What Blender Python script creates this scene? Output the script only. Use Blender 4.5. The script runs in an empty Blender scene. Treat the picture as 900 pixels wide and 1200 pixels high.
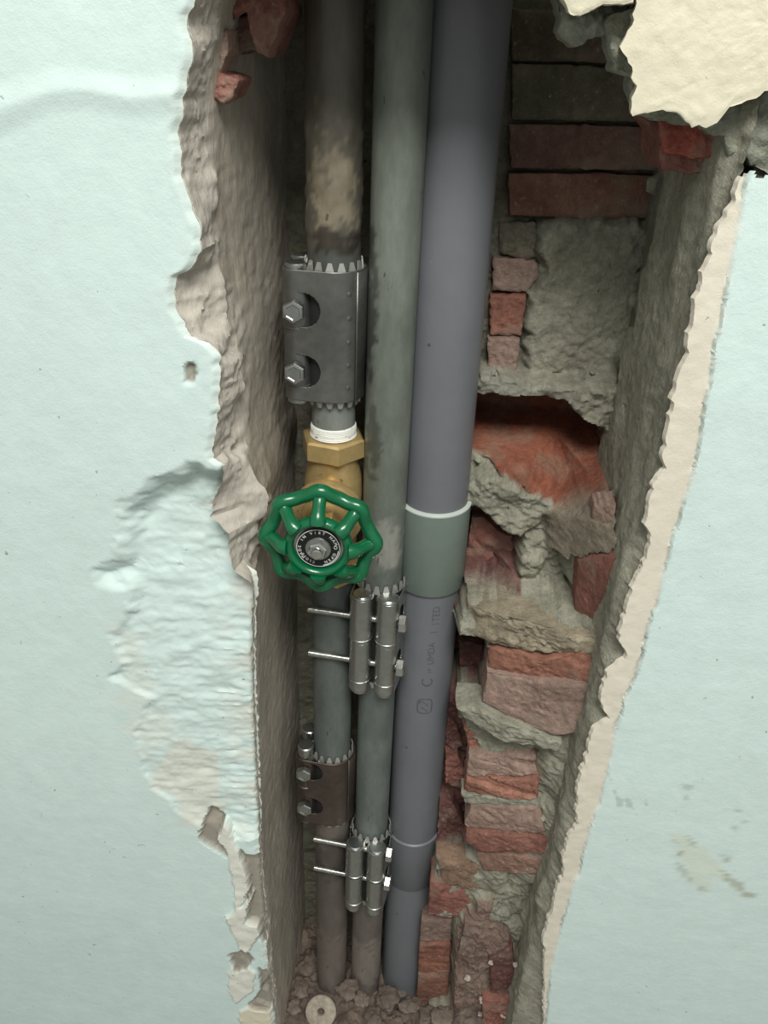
import bpy, math
import numpy as np
from mathutils import Matrix, Vector

# ------------------------------------------------------------------ camera, world, lights, exposure
F, CX, CY, D = 950.0, 450.0, 600.0, 0.45           # focal length and centre on the 900x1200 photograph, camera to wall distance
Yc = np.array([100, -560, 950.0]); Yc /= np.linalg.norm(Yc)      # wall normal seen from the camera
Zc = -np.array([-65, 1600, 950.0]); Zc /= np.linalg.norm(Zc)     # up seen from the camera
Xc = np.cross(Yc, Zc)
CM = np.array([Xc, Yc, Zc])                        # camera axes (right, down, forward) -> world
EYE = np.array([0, -D, 0.0])
sc = bpy.context.scene
cam = bpy.data.cameras.new('camera'); cob = bpy.data.objects.new('camera', cam); sc.collection.objects.link(cob)
cam.sensor_fit = 'VERTICAL'; cam.sensor_height = 36.0; cam.lens = 36.0 * F / 1200.0
cam.clip_start = 0.01; cam.clip_end = 50
m4 = Matrix.Identity(4)
for i in range(3):
    m4[i][0], m4[i][1], m4[i][2], m4[i][3] = CM[i][0], -CM[i][1], -CM[i][2], EYE[i]
cob.matrix_world = m4
sc.camera = cob
world = bpy.data.worlds.new('world'); sc.world = world; world.use_nodes = True
wb = world.node_tree.nodes['Background']; wb.inputs[0].default_value = (0.97, 1.0, 0.98, 1); wb.inputs[1].default_value = 0.43
def area(name, loc, target, size, power, col):
    l = bpy.data.lights.new(name, 'AREA'); l.shape = 'RECTANGLE'; l.size, l.size_y = size; l.energy = power; l.color = col
    o = bpy.data.objects.new(name, l); sc.collection.objects.link(o); o.location = loc
    o.rotation_euler = (Vector(target) - Vector(loc)).to_track_quat('-Z', 'Y').to_euler()
area('ceiling_lamp', (0.18, -1.15, 1.30), (0.0, 0.0, -0.45), (0.9, 0.6), 43.0, (1.0, 1.0, 0.96))
sc.view_settings.view_transform = 'Standard'; sc.view_settings.look = 'None'
sc.view_settings.exposure = 0.06; sc.view_settings.gamma = 1.0
sc.view_settings.use_curve_mapping = False

# ------------------------------------------------------------------ helpers: points, noise, meshes
def P(x, y, d):
    """point of the photograph at depth d behind the painted wall face"""
    r = CM @ np.array([x - CX, y - CY, F]); return EYE + r * (d + D) / r[1]
def PZ(x, y, d): return P(x, y, d)[2]
def lin(c):
    c = np.asarray(c, float) / 255.0
    return np.where(c <= 0.04045, c / 12.92, ((c + 0.055) / 1.055) ** 2.4)
def h3(i, j, k, s):
    n = (i.astype(np.int64) * 374761393 + j.astype(np.int64) * 668265263 + k.astype(np.int64) * 1274126177 + s * 974634777) & 0xFFFFFFFF
    n = ((n ^ (n >> 13)) * 1103515245) & 0xFFFFFFFF
    n = ((n ^ (n >> 16)) * 2246822519) & 0xFFFFFFFF
    return ((n ^ (n >> 15)) & 0xFFFFFF) / float(0xFFFFFF)
def vn(p, s=0):
    f = np.floor(p); t = p - f; t = t * t * t * (t * (t * 6 - 15) + 10); f = f.astype(np.int64)
    i, j, k = f[..., 0], f[..., 1], f[..., 2]; a, b, c = t[..., 0], t[..., 1], t[..., 2]
    def L(u, v, w): return u + (v - u) * w
    x00 = L(h3(i, j, k, s), h3(i + 1, j, k, s), a); x10 = L(h3(i, j + 1, k, s), h3(i + 1, j + 1, k, s), a)
    x01 = L(h3(i, j, k + 1, s), h3(i + 1, j, k + 1, s), a); x11 = L(h3(i, j + 1, k + 1, s), h3(i + 1, j + 1, k + 1, s), a)
    return L(L(x00, x10, b), L(x01, x11, b), c) * 2 - 1
def fbm(p, freq, octv=4, s=0, gain=0.5):
    p = np.asarray(p, float); out = 0; amp = 1; tot = 0
    for o in range(octv):
        out = out + amp * vn(p * freq + 17.3 * o, s + o); tot += amp; amp *= gain; freq = np.asarray(freq) * 2.03
    return out / tot * 1.6
def sst(a, b, x):
    t = np.clip((x - a) / (b - a), 0, 1); return t * t * (3 - 2 * t)
def sdf(px, pz, poly):
    """signed distance to a polygon, positive inside"""
    poly = np.asarray(poly, float); n = len(poly)
    d = np.full(px.shape, 1e9); ins = np.zeros(px.shape, bool)
    for i in range(n):
        a, b = poly[i], poly[(i + 1) % n]; e = b - a
        wx, wz = px - a[0], pz - a[1]
        t = np.clip((wx * e[0] + wz * e[1]) / (e @ e + 1e-12), 0, 1)
        d = np.minimum(d, (wx - e[0] * t) ** 2 + (wz - e[1] * t) ** 2)
        c = (a[1] > pz) != (b[1] > pz)
        with np.errstate(divide='ignore', invalid='ignore'):
            xx = (b[0] - a[0]) * (pz - a[1]) / (b[1] - a[1] + 1e-15) + a[0]
        ins ^= c & (px < xx)
    d = np.sqrt(d); return np.where(ins, d, -d)
def dpx(d, x):
    """depth at a column: a number, or (left depth, right depth, left column, right column)"""
    return float(np.interp(x, [d[2], d[3]], [d[0], d[1]])) if isinstance(d, tuple) else d
def pxpoly(pts, d):
    if isinstance(d, tuple): return [(P(x, y, dpx(d, x))[0], P(x, y, dpx(d, x))[2]) for x, y in pts]
    return [(P(x, y, d)[0], P(x, y, d)[2]) for x, y in pts]
def curve_xz(pts, d):
    """x as a function of z along a line traced at depth d"""
    q = sorted(((P(x, y, d)[2], P(x, y, d)[0]) for x, y in pts)); z = np.array([a for a, b in q]); x = np.array([b for a, b in q])
    return lambda zz: np.interp(zz, z, x)

WORLD = {}
def link(name, me, parent, org, mat, sm=35):
    o = bpy.data.objects.new(name, me); sc.collection.objects.link(o)
    org = np.asarray(org, float); WORLD[o] = org
    if parent is not None:
        o.parent = parent; o.location = org - WORLD[parent]
    else: o.location = org
    if mat: me.materials.append(mat)
    if sm is not None and len(me.polygons):
        me.polygons.foreach_set('use_smooth', np.ones(len(me.polygons), bool)); me.set_sharp_from_angle(angle=math.radians(sm))
    return o
def mk(name, geo, mat, parent=None, org=None, col=None, sm=35):
    """one mesh object from geometry in world space; its origin is the bottom centre of its box unless given"""
    V, Fc = geo; V = np.asarray(V, float)
    if org is None:
        a, b = V.min(0), V.max(0); org = np.array([(a[0] + b[0]) / 2, (a[1] + b[1]) / 2, a[2]])
    me = bpy.data.meshes.new(name)
    if isinstance(Fc, np.ndarray):
        nf = len(Fc); k = Fc.shape[1]
        me.vertices.add(len(V)); me.vertices.foreach_set('co', (V - org).ravel())
        me.loops.add(nf * k); me.loops.foreach_set('vertex_index', Fc.ravel().astype(np.int32))
        me.polygons.add(nf); me.polygons.foreach_set('loop_start', np.arange(0, nf * k, k, dtype=np.int32))
        me.update(calc_edges=True)
    else:
        me.from_pydata((V - org).tolist(), [], Fc)
    if col is not None:
        at = me.color_attributes.new('Col', 'FLOAT_COLOR', 'POINT')
        c = np.ones((len(V), 4)); c[:, :3] = np.broadcast_to(np.asarray(col, float).reshape(-1, 3), (len(V), 3)); at.data.foreach_set('color', c.ravel())
    return link(name, me, parent, org, mat, sm)
def empty(name, org, label, cat, group=None):
    o = bpy.data.objects.new(name, None); sc.collection.objects.link(o); o.empty_display_size = 0.02
    o.location = org; WORLD[o] = np.asarray(org, float); o['label'] = label; o['category'] = cat
    if group: o['group'] = group
    return o
def tag(o, label=None, cat=None, group=None, kind=None):
    for k, v in (('label', label), ('category', cat), ('group', group), ('kind', kind)):
        if v: o[k] = v
    return o
def grid(V, mask=None, flip=False):
    H, W = V.shape[:2]; idx = np.arange(H * W).reshape(H, W)
    q = np.stack([idx[:-1, :-1], idx[:-1, 1:], idx[1:, 1:], idx[1:, :-1]], -1)
    if flip: q = q[..., ::-1]
    q = q[mask] if mask is not None else q.reshape(-1, 4)
    return V.reshape(-1, 3), np.ascontiguousarray(q)
def joinm(parts):
    V = []; Fs = []; n = 0
    for v, f in parts:
        V.extend(np.asarray(v).tolist()); Fs.extend([[i + n for i in q] for q in (f.tolist() if isinstance(f, np.ndarray) else f)]); n += len(v)
    return np.array(V), Fs
def frame(ax):
    ax = np.asarray(ax, float); ax = ax / np.linalg.norm(ax)
    h = np.array([0, 0, 1.0]) if abs(ax[2]) < 0.9 else np.array([1.0, 0, 0])
    u = np.cross(h, ax); u /= np.linalg.norm(u); return u, np.cross(ax, u), ax
def lathe(prof, org, ax=(0, 0, 1), n=48, phase=0.0, cap=True):
    """profile of (radius, height) turned about an axis"""
    u, v, w = frame(ax); org = np.asarray(org, float); V = []; Fs = []
    for r, h in prof:
        for k in range(n):
            a = 2 * math.pi * k / n + phase; V.append(org + u * r * math.cos(a) + v * r * math.sin(a) + w * h)
    for i in range(len(prof) - 1):
        for k in range(n):
            k2 = (k + 1) % n; Fs.append([i * n + k, i * n + k2, (i + 1) * n + k2, (i + 1) * n + k])
    if cap:
        Fs.append(list(range(n))[::-1]); Fs.append([(len(prof) - 1) * n + k for k in range(n)])
    return np.array(V), Fs
def rod(p0, p1, r, n=24, bev=0.0008, phase=0.0):
    p0 = np.asarray(p0, float); p1 = np.asarray(p1, float); L = np.linalg.norm(p1 - p0)
    return lathe([(r - bev, 0), (r, bev), (r, L - bev), (r - bev, L)], p0, p1 - p0, n, phase)
def tube(path, rad, n=12, closed=False):
    path = np.asarray(path, float); N = len(path); rad = np.broadcast_to(rad, (N,))
    V = []; Fs = []; up = None
    for i in range(N):
        t = path[(i + 1) % N] - path[i - 1] if closed else path[min(i + 1, N - 1)] - path[max(i - 1, 0)]
        t = t / np.linalg.norm(t)
        if up is None: up, _, _ = frame(t)
        up = up - t * (up @ t); up /= np.linalg.norm(up); b = np.cross(t, up)
        for k in range(n):
            a = 2 * math.pi * k / n; V.append(path[i] + rad[i] * (up * math.cos(a) + b * math.sin(a)))
    for i in range(N if closed else N - 1):
        j = (i + 1) % N
        for k in range(n):
            k2 = (k + 1) % n; Fs.append([i * n + k, i * n + k2, j * n + k2, j * n + k])
    if not closed: Fs.append(list(range(n))[::-1]); Fs.append([(N - 1) * n + k for k in range(n)])
    return np.array(V), Fs
def resample(pts, n):
    pts = np.asarray(pts, float); q = np.vstack([pts, pts[:1]]); s = np.r_[0, np.cumsum(np.linalg.norm(np.diff(q, axis=0), axis=1))]
    t = np.linspace(0, s[-1], n, endpoint=False); return np.stack([np.interp(t, s, q[:, k]) for k in range(q.shape[1])], 1)
def chunk(pts, depth, thick, rough=0.0012, bulge=0.0, edge=0.0012, n=72, rings=24, seed=0, ridges=0, jag=0.0009, taper=0.0, ridge_amp=0.003):
    """a broken slab: the outline traced at its own depth, a rough front, chipped edges, real thickness"""
    dep = [dpx(depth, x) for x, y in pts]; o3 = np.array([P(x, y, d) for (x, y), d in zip(pts, dep)])
    o3 = resample(o3, n); c = o3.mean(0)
    rad = o3 - c; rad[:, 1] = 0; rl = np.linalg.norm(rad, axis=1, keepdims=True) + 1e-9
    o3 = o3 + rad / rl * (fbm(o3, 260, 3, seed)[:, None] * jag)
    R = [];
    S = np.r_[np.linspace(0.03, 0.93, rings - 3), 0.965, 0.988]
    for s in S:
        q = c + (o3 - c) * s; z = fbm(q, 55, 4, seed + 3) * rough + fbm(q, 300, 2, seed + 9) * rough * 0.35
        y = z - bulge * (1 - s * s) + edge * sst(0.86, 1.0, s) * 0.7
        if ridges:
            ph = (q[:, 2] - c[2]) * ridges + fbm(q, 30, 2, seed + 5) * 0.35; fr = ph - np.floor(ph)
            y = y + ridge_amp * (h3(np.floor(ph).astype(np.int64), np.zeros(n, np.int64), np.zeros(n, np.int64), seed) - 0.5) * 2 + 0.0016 * sst(0.82, 1, fr)
        q = q.copy(); q[:, 1] += y; R.append(q)
    q = o3.copy(); q[:, 1] += edge + fbm(q, 200, 2, seed) * rough * 0.4; R.append(q)
    for k, t in enumerate((0.25, 0.6, 1.0)):
        q = o3 + rad / rl * (taper * t + fbm(o3 + k, 120, 3, seed + 21)[:, None] * 0.0012); q[:, 1] += max(thick, edge + 0.002) * t + (0 if t == 1 else edge * (1 - t)); R.append(q)
    V = np.vstack([R[0].mean(0)[None]] + R); Fs = []
    for k in range(n): Fs.append([0, 1 + (k + 1) % n, 1 + k])
    for i in range(len(R) - 1):
        for k in range(n):
            a = 1 + i * n; k2 = (k + 1) % n; Fs.append([a + k, a + k2, a + n + k2, a + n + k])
    Fs.append([1 + (len(R) - 1) * n + k for k in range(n)])
    return V, Fs
def box(a, b):
    a, b = np.asarray(a, float), np.asarray(b, float)
    V = np.array([[x, y, z] for x in (a[0], b[0]) for y in (a[1], b[1]) for z in (a[2], b[2])])
    return V, [[0, 1, 3, 2], [4, 6, 7, 5], [0, 4, 5, 1], [2, 3, 7, 6], [0, 2, 6, 4], [1, 5, 7, 3]]
def text_geo(s, size, thick=0.00015):
    cu = bpy.data.curves.new('t', 'FONT'); cu.body = s; cu.size = size; cu.align_x = 'CENTER'; cu.align_y = 'CENTER'; cu.extrude = thick
    o = bpy.data.objects.new('t', cu); sc.collection.objects.link(o); dg = bpy.context.evaluated_depsgraph_get()
    me = bpy.data.meshes.new_from_object(o.evaluated_get(dg))
    V = np.array([v.co[:] for v in me.vertices]).reshape(-1, 3); Fs = [list(p.vertices) for p in me.polygons]
    bpy.data.objects.remove(o); bpy.data.meshes.remove(me); bpy.data.curves.remove(cu); return V, Fs

# ------------------------------------------------------------------ materials
def mat(name, base, rough=0.6, metal=0.0, attr=False, noise=((40, 0.15),), bump=(), spots=None, rvar=0.0, spec=0.5, stretch=None, coat=0.0):
    m = bpy.data.materials.new(name); m.use_nodes = True; nt = m.node_tree; N = nt.nodes; Lk = nt.links
    b = N['Principled BSDF']; tc = N.new('ShaderNodeTexCoord'); co = tc.outputs['Object']
    if stretch:
        mp = N.new('ShaderNodeMapping'); mp.inputs['Scale'].default_value = stretch; Lk.new(co, mp.inputs[0]); co = mp.outputs[0]
    if attr: a = N.new('ShaderNodeAttribute'); a.attribute_name = 'Col'; c = a.outputs['Color']
    else:
        r = N.new('ShaderNodeRGB'); r.outputs[0].default_value = (*lin(base), 1); c = r.outputs[0]
    def nz(sc_, det=5, rg=0.6):
        n = N.new('ShaderNodeTexNoise'); n.inputs['Scale'].default_value = sc_; n.inputs['Detail'].default_value = det; n.inputs['Roughness'].default_value = rg
        Lk.new(co, n.inputs['Vector']); return n.outputs['Fac']
    first = None
    for s_, amt in noise:
        f = nz(s_); first = first or f
        mr = N.new('ShaderNodeMapRange'); mr.inputs[1].default_value = 0.3; mr.inputs[2].default_value = 0.7; mr.inputs[3].default_value = 1 - amt; mr.inputs[4].default_value = 1 + amt
        Lk.new(f, mr.inputs[0]); mx = N.new('ShaderNodeVectorMath'); mx.operation = 'SCALE'; Lk.new(c, mx.inputs[0]); Lk.new(mr.outputs[0], mx.inputs['Scale']); c = mx.outputs[0]
    if spots:
        for s_, lo, hi, cc, amt in spots:
            f = nz(s_, 3); mr = N.new('ShaderNodeMapRange'); mr.inputs[1].default_value = lo; mr.inputs[2].default_value = hi; mr.inputs[3].default_value = 0; mr.inputs[4].default_value = amt
            Lk.new(f, mr.inputs[0]); mx = N.new('ShaderNodeMix'); mx.data_type = 'RGBA'; Lk.new(mr.outputs[0], mx.inputs[0]); Lk.new(c, mx.inputs[6]); mx.inputs[7].default_value = (*lin(cc), 1); c = mx.outputs[2]
    Lk.new(c, b.inputs['Base Color']); b.inputs['Roughness'].default_value = rough; b.inputs['Metallic'].default_value = metal
    b.inputs['Specular IOR Level'].default_value = spec; b.inputs['Coat Weight'].default_value = coat
    if rvar and first is not None:
        mr = N.new('ShaderNodeMapRange'); mr.inputs[1].default_value = 0.3; mr.inputs[2].default_value = 0.7; mr.inputs[3].default_value = rough - rvar; mr.inputs[4].default_value = rough + rvar
        Lk.new(first, mr.inputs[0]); Lk.new(mr.outputs[0], b.inputs['Roughness'])
    prev = None
    for s_, dist in bump:
        bp = N.new('ShaderNodeBump'); bp.inputs['Strength'].default_value = 1.0; bp.inputs['Distance'].default_value = dist; Lk.new(nz(s_, 6, 0.65), bp.inputs['Height'])
        if prev is not None: Lk.new(prev, bp.inputs['Normal'])
        prev = bp.outputs[0]
    if prev is not None: Lk.new(prev, b.inputs['Normal'])
    return m
M_WALL = mat('painted_plaster', None, 0.75, attr=True, noise=((7, 0.025), (60, 0.03)), bump=((900, 0.00018), (120, 0.0005)), spots=[(160, 0.705, 0.735, (120, 128, 120), 0.7)], spec=0.25)
M_RAW = mat('raw_mortar', None, 0.92, attr=True, noise=((25, 0.2), (140, 0.2), (600, 0.14)), bump=((1400, 0.0006), (260, 0.0018)), spots=[(220, 0.70, 0.735, (52, 50, 44), 0.8)], spec=0.15)
M_CONC = mat('smooth_concrete', None, 0.85, attr=True, noise=((12, 0.16), (70, 0.12), (500, 0.08)), bump=((900, 0.0003), (90, 0.0012)), spots=[(120, 0.72, 0.75, (48, 46, 40), 0.85)], spec=0.2, stretch=(1.6, 1.6, 0.6))
M_BRICK = mat('red_clay_brick', None, 0.88, attr=True, noise=((28, 0.22), (150, 0.2), (600, 0.12)), bump=((900, 0.0006), (160, 0.0016)), spots=[(32, 0.50, 0.68, (134, 122, 108), 0.68), (300, 0.66, 0.72, (176, 160, 142), 0.5)], spec=0.15)
M_GALV = mat('weathered_steel', None, 0.52, 0.25, attr=True, noise=((18, 0.14), (90, 0.14), (400, 0.07)), bump=((700, 0.00012),), spots=[(150, 0.69, 0.73, (52, 54, 50), 0.7)], rvar=0.1, stretch=(1, 1, 0.35))
M_PVC = mat('grey_plastic', (107, 109, 113), 0.40, noise=((9, 0.05), (60, 0.03)), bump=((60, 0.00015),), spots=[(55, 0.73, 0.76, (70, 70, 72), 0.8), (300, 0.74, 0.78, (190, 190, 190), 0.5)], spec=0.4)
M_SOCK = mat('green_grey_plastic', (112, 124, 116), 0.45, noise=((14, 0.06), (80, 0.04)), bump=((80, 0.0001),), spec=0.35)
M_RIM = mat('pale_plastic', (176, 184, 176), 0.5, noise=((60, 0.05),))
M_STEEL = mat('brushed_steel', (176, 178, 174), 0.28, 0.95, noise=((20, 0.1), (120, 0.1)), bump=((800, 0.00005),), rvar=0.09)
M_STEELD = mat('dull_steel', (122, 122, 118), 0.42, 0.85, noise=((22, 0.16), (140, 0.14)), bump=((700, 0.00008),), rvar=0.1)
M_CHROME = mat('bright_zinc', (205, 205, 200), 0.22, 0.95, noise=((120, 0.1),), rvar=0.06)
M_TOOTH = mat('tooth_steel', (190, 190, 184), 0.35, 0.7, noise=((120, 0.08),))
M_DARK = mat('dark_rubber', (30, 30, 29), 0.7, noise=((80, 0.2),))
M_BRASS = mat('cast_brass', (196, 170, 118), 0.42, 0.6, noise=((30, 0.12), (200, 0.1)), bump=((900, 0.0001),), rvar=0.08, spots=[(140, 0.68, 0.73, (80, 62, 40), 0.6)])
M_GREEN = mat('green_enamel', (6, 94, 57), 0.24, noise=((60, 0.1),), bump=((150, 0.0003),), spec=0.5, coat=0.3)
M_BLACK = mat('black_plate', (16, 17, 17), 0.4, noise=((80, 0.2),))
M_WHITE = mat('white_print', (206, 208, 202), 0.6, noise=((300, 0.1),))
M_TAPE = mat('thread_tape', (226, 226, 218), 0.6, noise=((70, 0.08),), bump=((300, 0.0004),), spots=[(130, 0.6, 0.68, (70, 68, 60), 0.8)], stretch=(1, 1, 4))
M_INK = mat('grey_ink', (84, 84, 88), 0.6, noise=((200, 0.2),))

PAINT = lin((204, 221, 216)); WHITE = lin((216, 216, 204)); CREAM = lin((214, 207, 190)); CREAM2 = lin((212, 205, 182))
GREY = lin((150, 148, 134)); GREYL = lin((186, 179, 167)); CONC = lin((166, 158, 144)); MORT = lin((151, 149, 133)); MORTD = lin((122, 120, 104))
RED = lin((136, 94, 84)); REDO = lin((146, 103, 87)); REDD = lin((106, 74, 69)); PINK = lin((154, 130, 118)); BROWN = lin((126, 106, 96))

# ------------------------------------------------------------------ the setting: left wall
E_L = [(228, -30), (228, 0), (227, 8), (218, 15), (218, 30), (223, 48), (223, 74), (216, 100), (213, 112), (213, 128), (209, 150), (210, 174), (210, 192), (213, 208), (222, 238), (227, 250), (233, 260), (235, 286), (234, 296), (220, 318), (207, 324), (205, 334), (205, 352), (208, 368), (216, 384), (226, 398), (240, 402), (250, 409), (257, 416), (257, 452), (256, 476), (253, 500), (249, 526), (250, 540), (264, 548), (260, 568), (250, 588), (246, 608), (256, 616), (266, 628), (268, 656), (272, 672), (280, 676), (295, 686), (296, 700), (294, 760), (295, 800), (297, 840), (299, 898), (302, 950), (304, 1010), (308, 1060), (310, 1095), (315, 1150), (321, 1195), (324, 1230)]
E_L1 = [(275, -30), (262, 0), (252, 60), (243, 110), (244, 172), (252, 202), (256, 234), (250, 260), (257, 280), (256, 308), (262, 332), (268, 390), (264, 408), (282, 414), (287, 452), (277, 480), (274, 526), (286, 532), (300, 560), (310, 572), (308, 606), (296, 620), (292, 650), (298, 680), (301, 700), (299, 760), (300, 800), (302, 840), (304, 898), (307, 950), (309, 1010), (314, 1060), (317, 1095), (322, 1150), (328, 1195), (332, 1230)]
ZB, ZT = -1.02, 0.05
xl0 = curve_xz(E_L, 0.0); xl1 = curve_xz(E_L1, 0.028)
def wall_left():
    zs = np.arange(ZB, ZT + 0.2, 0.0016)
    off = np.r_[np.arange(0, 0.17, 0.0016), 0.17 + np.linspace(0, 1, 70) ** 1.5 * 0.55]
    e = xl0(zs) + fbm(np.stack([zs * 0, zs * 0, zs], 1), 240, 3, 5) * 0.0011
    X = e[:, None] - off[None]; Z = np.repeat(zs[:, None], len(off), 1); p = np.stack([X, 0 * X, Z], -1)
    Y = fbm(p, 3, 2, 1) * 0.0018 + fbm(p, 30, 3, 2) * 0.0003
    col = np.broadcast_to(PAINT, p.shape).copy()
    def paint(w, c):
        nonlocal col; col = col + (np.asarray(c) - col) * np.clip(w, 0, 1)[..., None]
    # swollen filler line near the top
    s = sdf(X, Z, pxpoly([(-40, 125), (70, 96), (110, 98), (150, 108), (205, 104), (205, 118), (150, 122), (105, 112), (60, 116), (-40, 160)], 0)); Y -= 0.0020 * sst(-0.008, 0.006, s)
    # large hacked hollow, painted over
    hp = pxpoly([(134, 596), (142, 588), (180, 558), (218, 546), (250, 544), (330, 540), (340, 990), (262, 985), (247, 975), (209, 954), (170, 912), (163, 892), (155, 858), (172, 821), (155, 808), (126, 796), (142, 779), (126, 746), (142, 725), (143, 696), (101, 688), (105, 667), (130, 655), (132, 610)], 0)
    s = sdf(X, Z, hp) + fbm(p, 90, 4, 8) * 0.0035
    zt = sst(PZ(200, 800, 0), PZ(200, 600, 0), Z)
    depth = (0.0022 + 0.0085 * zt) * sst(-0.0008, 0.007 + 0.014 * zt, s)
    near = sst(0.10, 0.0, off)[None] * np.ones_like(X)
    depth = depth + 0.006 * near * sst(0.0, 0.02, s)
    inn = sst(-0.001, 0.002, s)
    fl = fbm(p, 42, 3, 30); fl2 = np.round(fl * 2.5) / 2.5
    Y += depth + inn * (fbm(p, 45, 4, 11) * 0.0013 + fbm(p * [0.45, 1, 1.4], 150, 4, 12) * 0.0006 + (fl2 - fl) * 0.0009 * sst(0.0, 0.012, s))
    comb = inn * sst(PZ(280, 720, 0), PZ(280, 770, 0), Z) * sst(0.06, 0.0, off)[None]
    Y += comb * (np.abs(vn(p * [40, 1, 230], 44)) * 0.0013 + fbm(p * [0.4, 1, 2], 150, 3, 45) * 0.0005)
    paint(inn * sst(0.035, 0.0, off)[None] * sst(-0.4, 0.6, fbm(p, 60, 3, 50)) * 0.8, WHITE)
    s2 = sdf(X, Z, pxpoly([(172, 905), (215, 870), (255, 890), (262, 950), (250, 985), (215, 960)], 0)); paint(sst(-0.008, 0.008, s2 + fbm(p, 60, 3, 51) * 0.01) * 0.55, CREAM)
    s2 = sdf(X, Z, pxpoly([(130, 740), (150, 745), (180, 800), (170, 830), (200, 860), (170, 900), (150, 860), (140, 800)], 0)); paint(sst(-0.006, 0.006, s2 + fbm(p, 70, 3, 52) * 0.01) * 0.4, WHITE)
    # small pit beside the broken edge
    s = sdf(X, Z, pxpoly([(214, 430), (222, 424), (228, 428), (232, 440), (226, 449), (213, 452), (215, 442)], 0)) + fbm(p, 300, 2, 9) * 0.001
    Y += 0.004 * sst(-0.001, 0.003, s); paint(sst(0, 0.0015, s), GREY)
    # flaked plaster towards the bottom
    s = sdf(X, Z, pxpoly([(245, 948), (262, 965), (272, 985), (288, 1000), (330, 1005), (335, 1110), (308, 1108), (290, 1085), (286, 1050), (272, 1010), (240, 990), (230, 982)], 0)) + fbm(p, 200, 3, 61) * 0.0015
    Y += 0.006 * sst(0, 0.003, s); paint(sst(0, 0.002, s), lin((150, 144, 132)))
    for k, (poly, up, c) in enumerate([
        ([(262, 962), (268, 968), (278, 988), (290, 1017), (293, 1042), (285, 1058), (276, 1064), (272, 1025), (264, 995), (254, 980)], 0.0030, WHITE),
        ([(265, 1073), (278, 1062), (288, 1058), (294, 1046), (298, 1048), (292, 1062), (290, 1080), (303, 1082), (306, 1092), (291, 1114), (280, 1108)], 0.0036, WHITE),
        ([(268, 1140), (280, 1120), (300, 1140), (298, 1160), (276, 1175), (268, 1160)], 0.0026, WHITE),
        ([(280, 1184), (300, 1176), (318, 1182), (320, 1230), (280, 1230)], 0.0025, CREAM2)]):
        s = sdf(X, Z, pxpoly(poly, 0)) + fbm(p, 160, 3, 70 + k) * 0.0012; w = sst(-0.0004, 0.0012, s)
        Y = Y * (1 - w) + (-up + fbm(p, 80, 3, 80) * 0.0006) * w; paint(w, c)
    for poly in ([(288, 1180), (305, 1160), (318, 1150), (330, 1180), (312, 1186)], [(266, 1120), (285, 1112), (300, 1125), (290, 1135), (275, 1140)], [(300, 1130), (318, 1145), (318, 1172), (305, 1165)]):
        s = sdf(X, Z, pxpoly(poly, 0)) + fbm(p, 200, 3, 65) * 0.0015; Y += 0.005 * sst(0, 0.003, s); paint(sst(0, 0.002, s), lin((146, 140, 128)))
    # rounded, crumbled lip of the paint and plaster at the slot
    Y += 0.0030 * sst(0.0045, 0.0, off)[None] + 0.0006 * np.exp(-off / 0.006)[None] * fbm(p, 160, 2, 71)
    lip = np.exp(-off / 0.0022)[None] * np.ones_like(X); paint(lip * 0.6, WHITE)
    p[..., 1] = Y
    return grid(p, flip=True), col.reshape(-1, 3)
g, c = wall_left()
WL = mk('wall_left', g, M_WALL, org=(-0.3, 0, ZB), col=c); tag(WL, kind='structure')
YL0 = 0.0028
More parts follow.
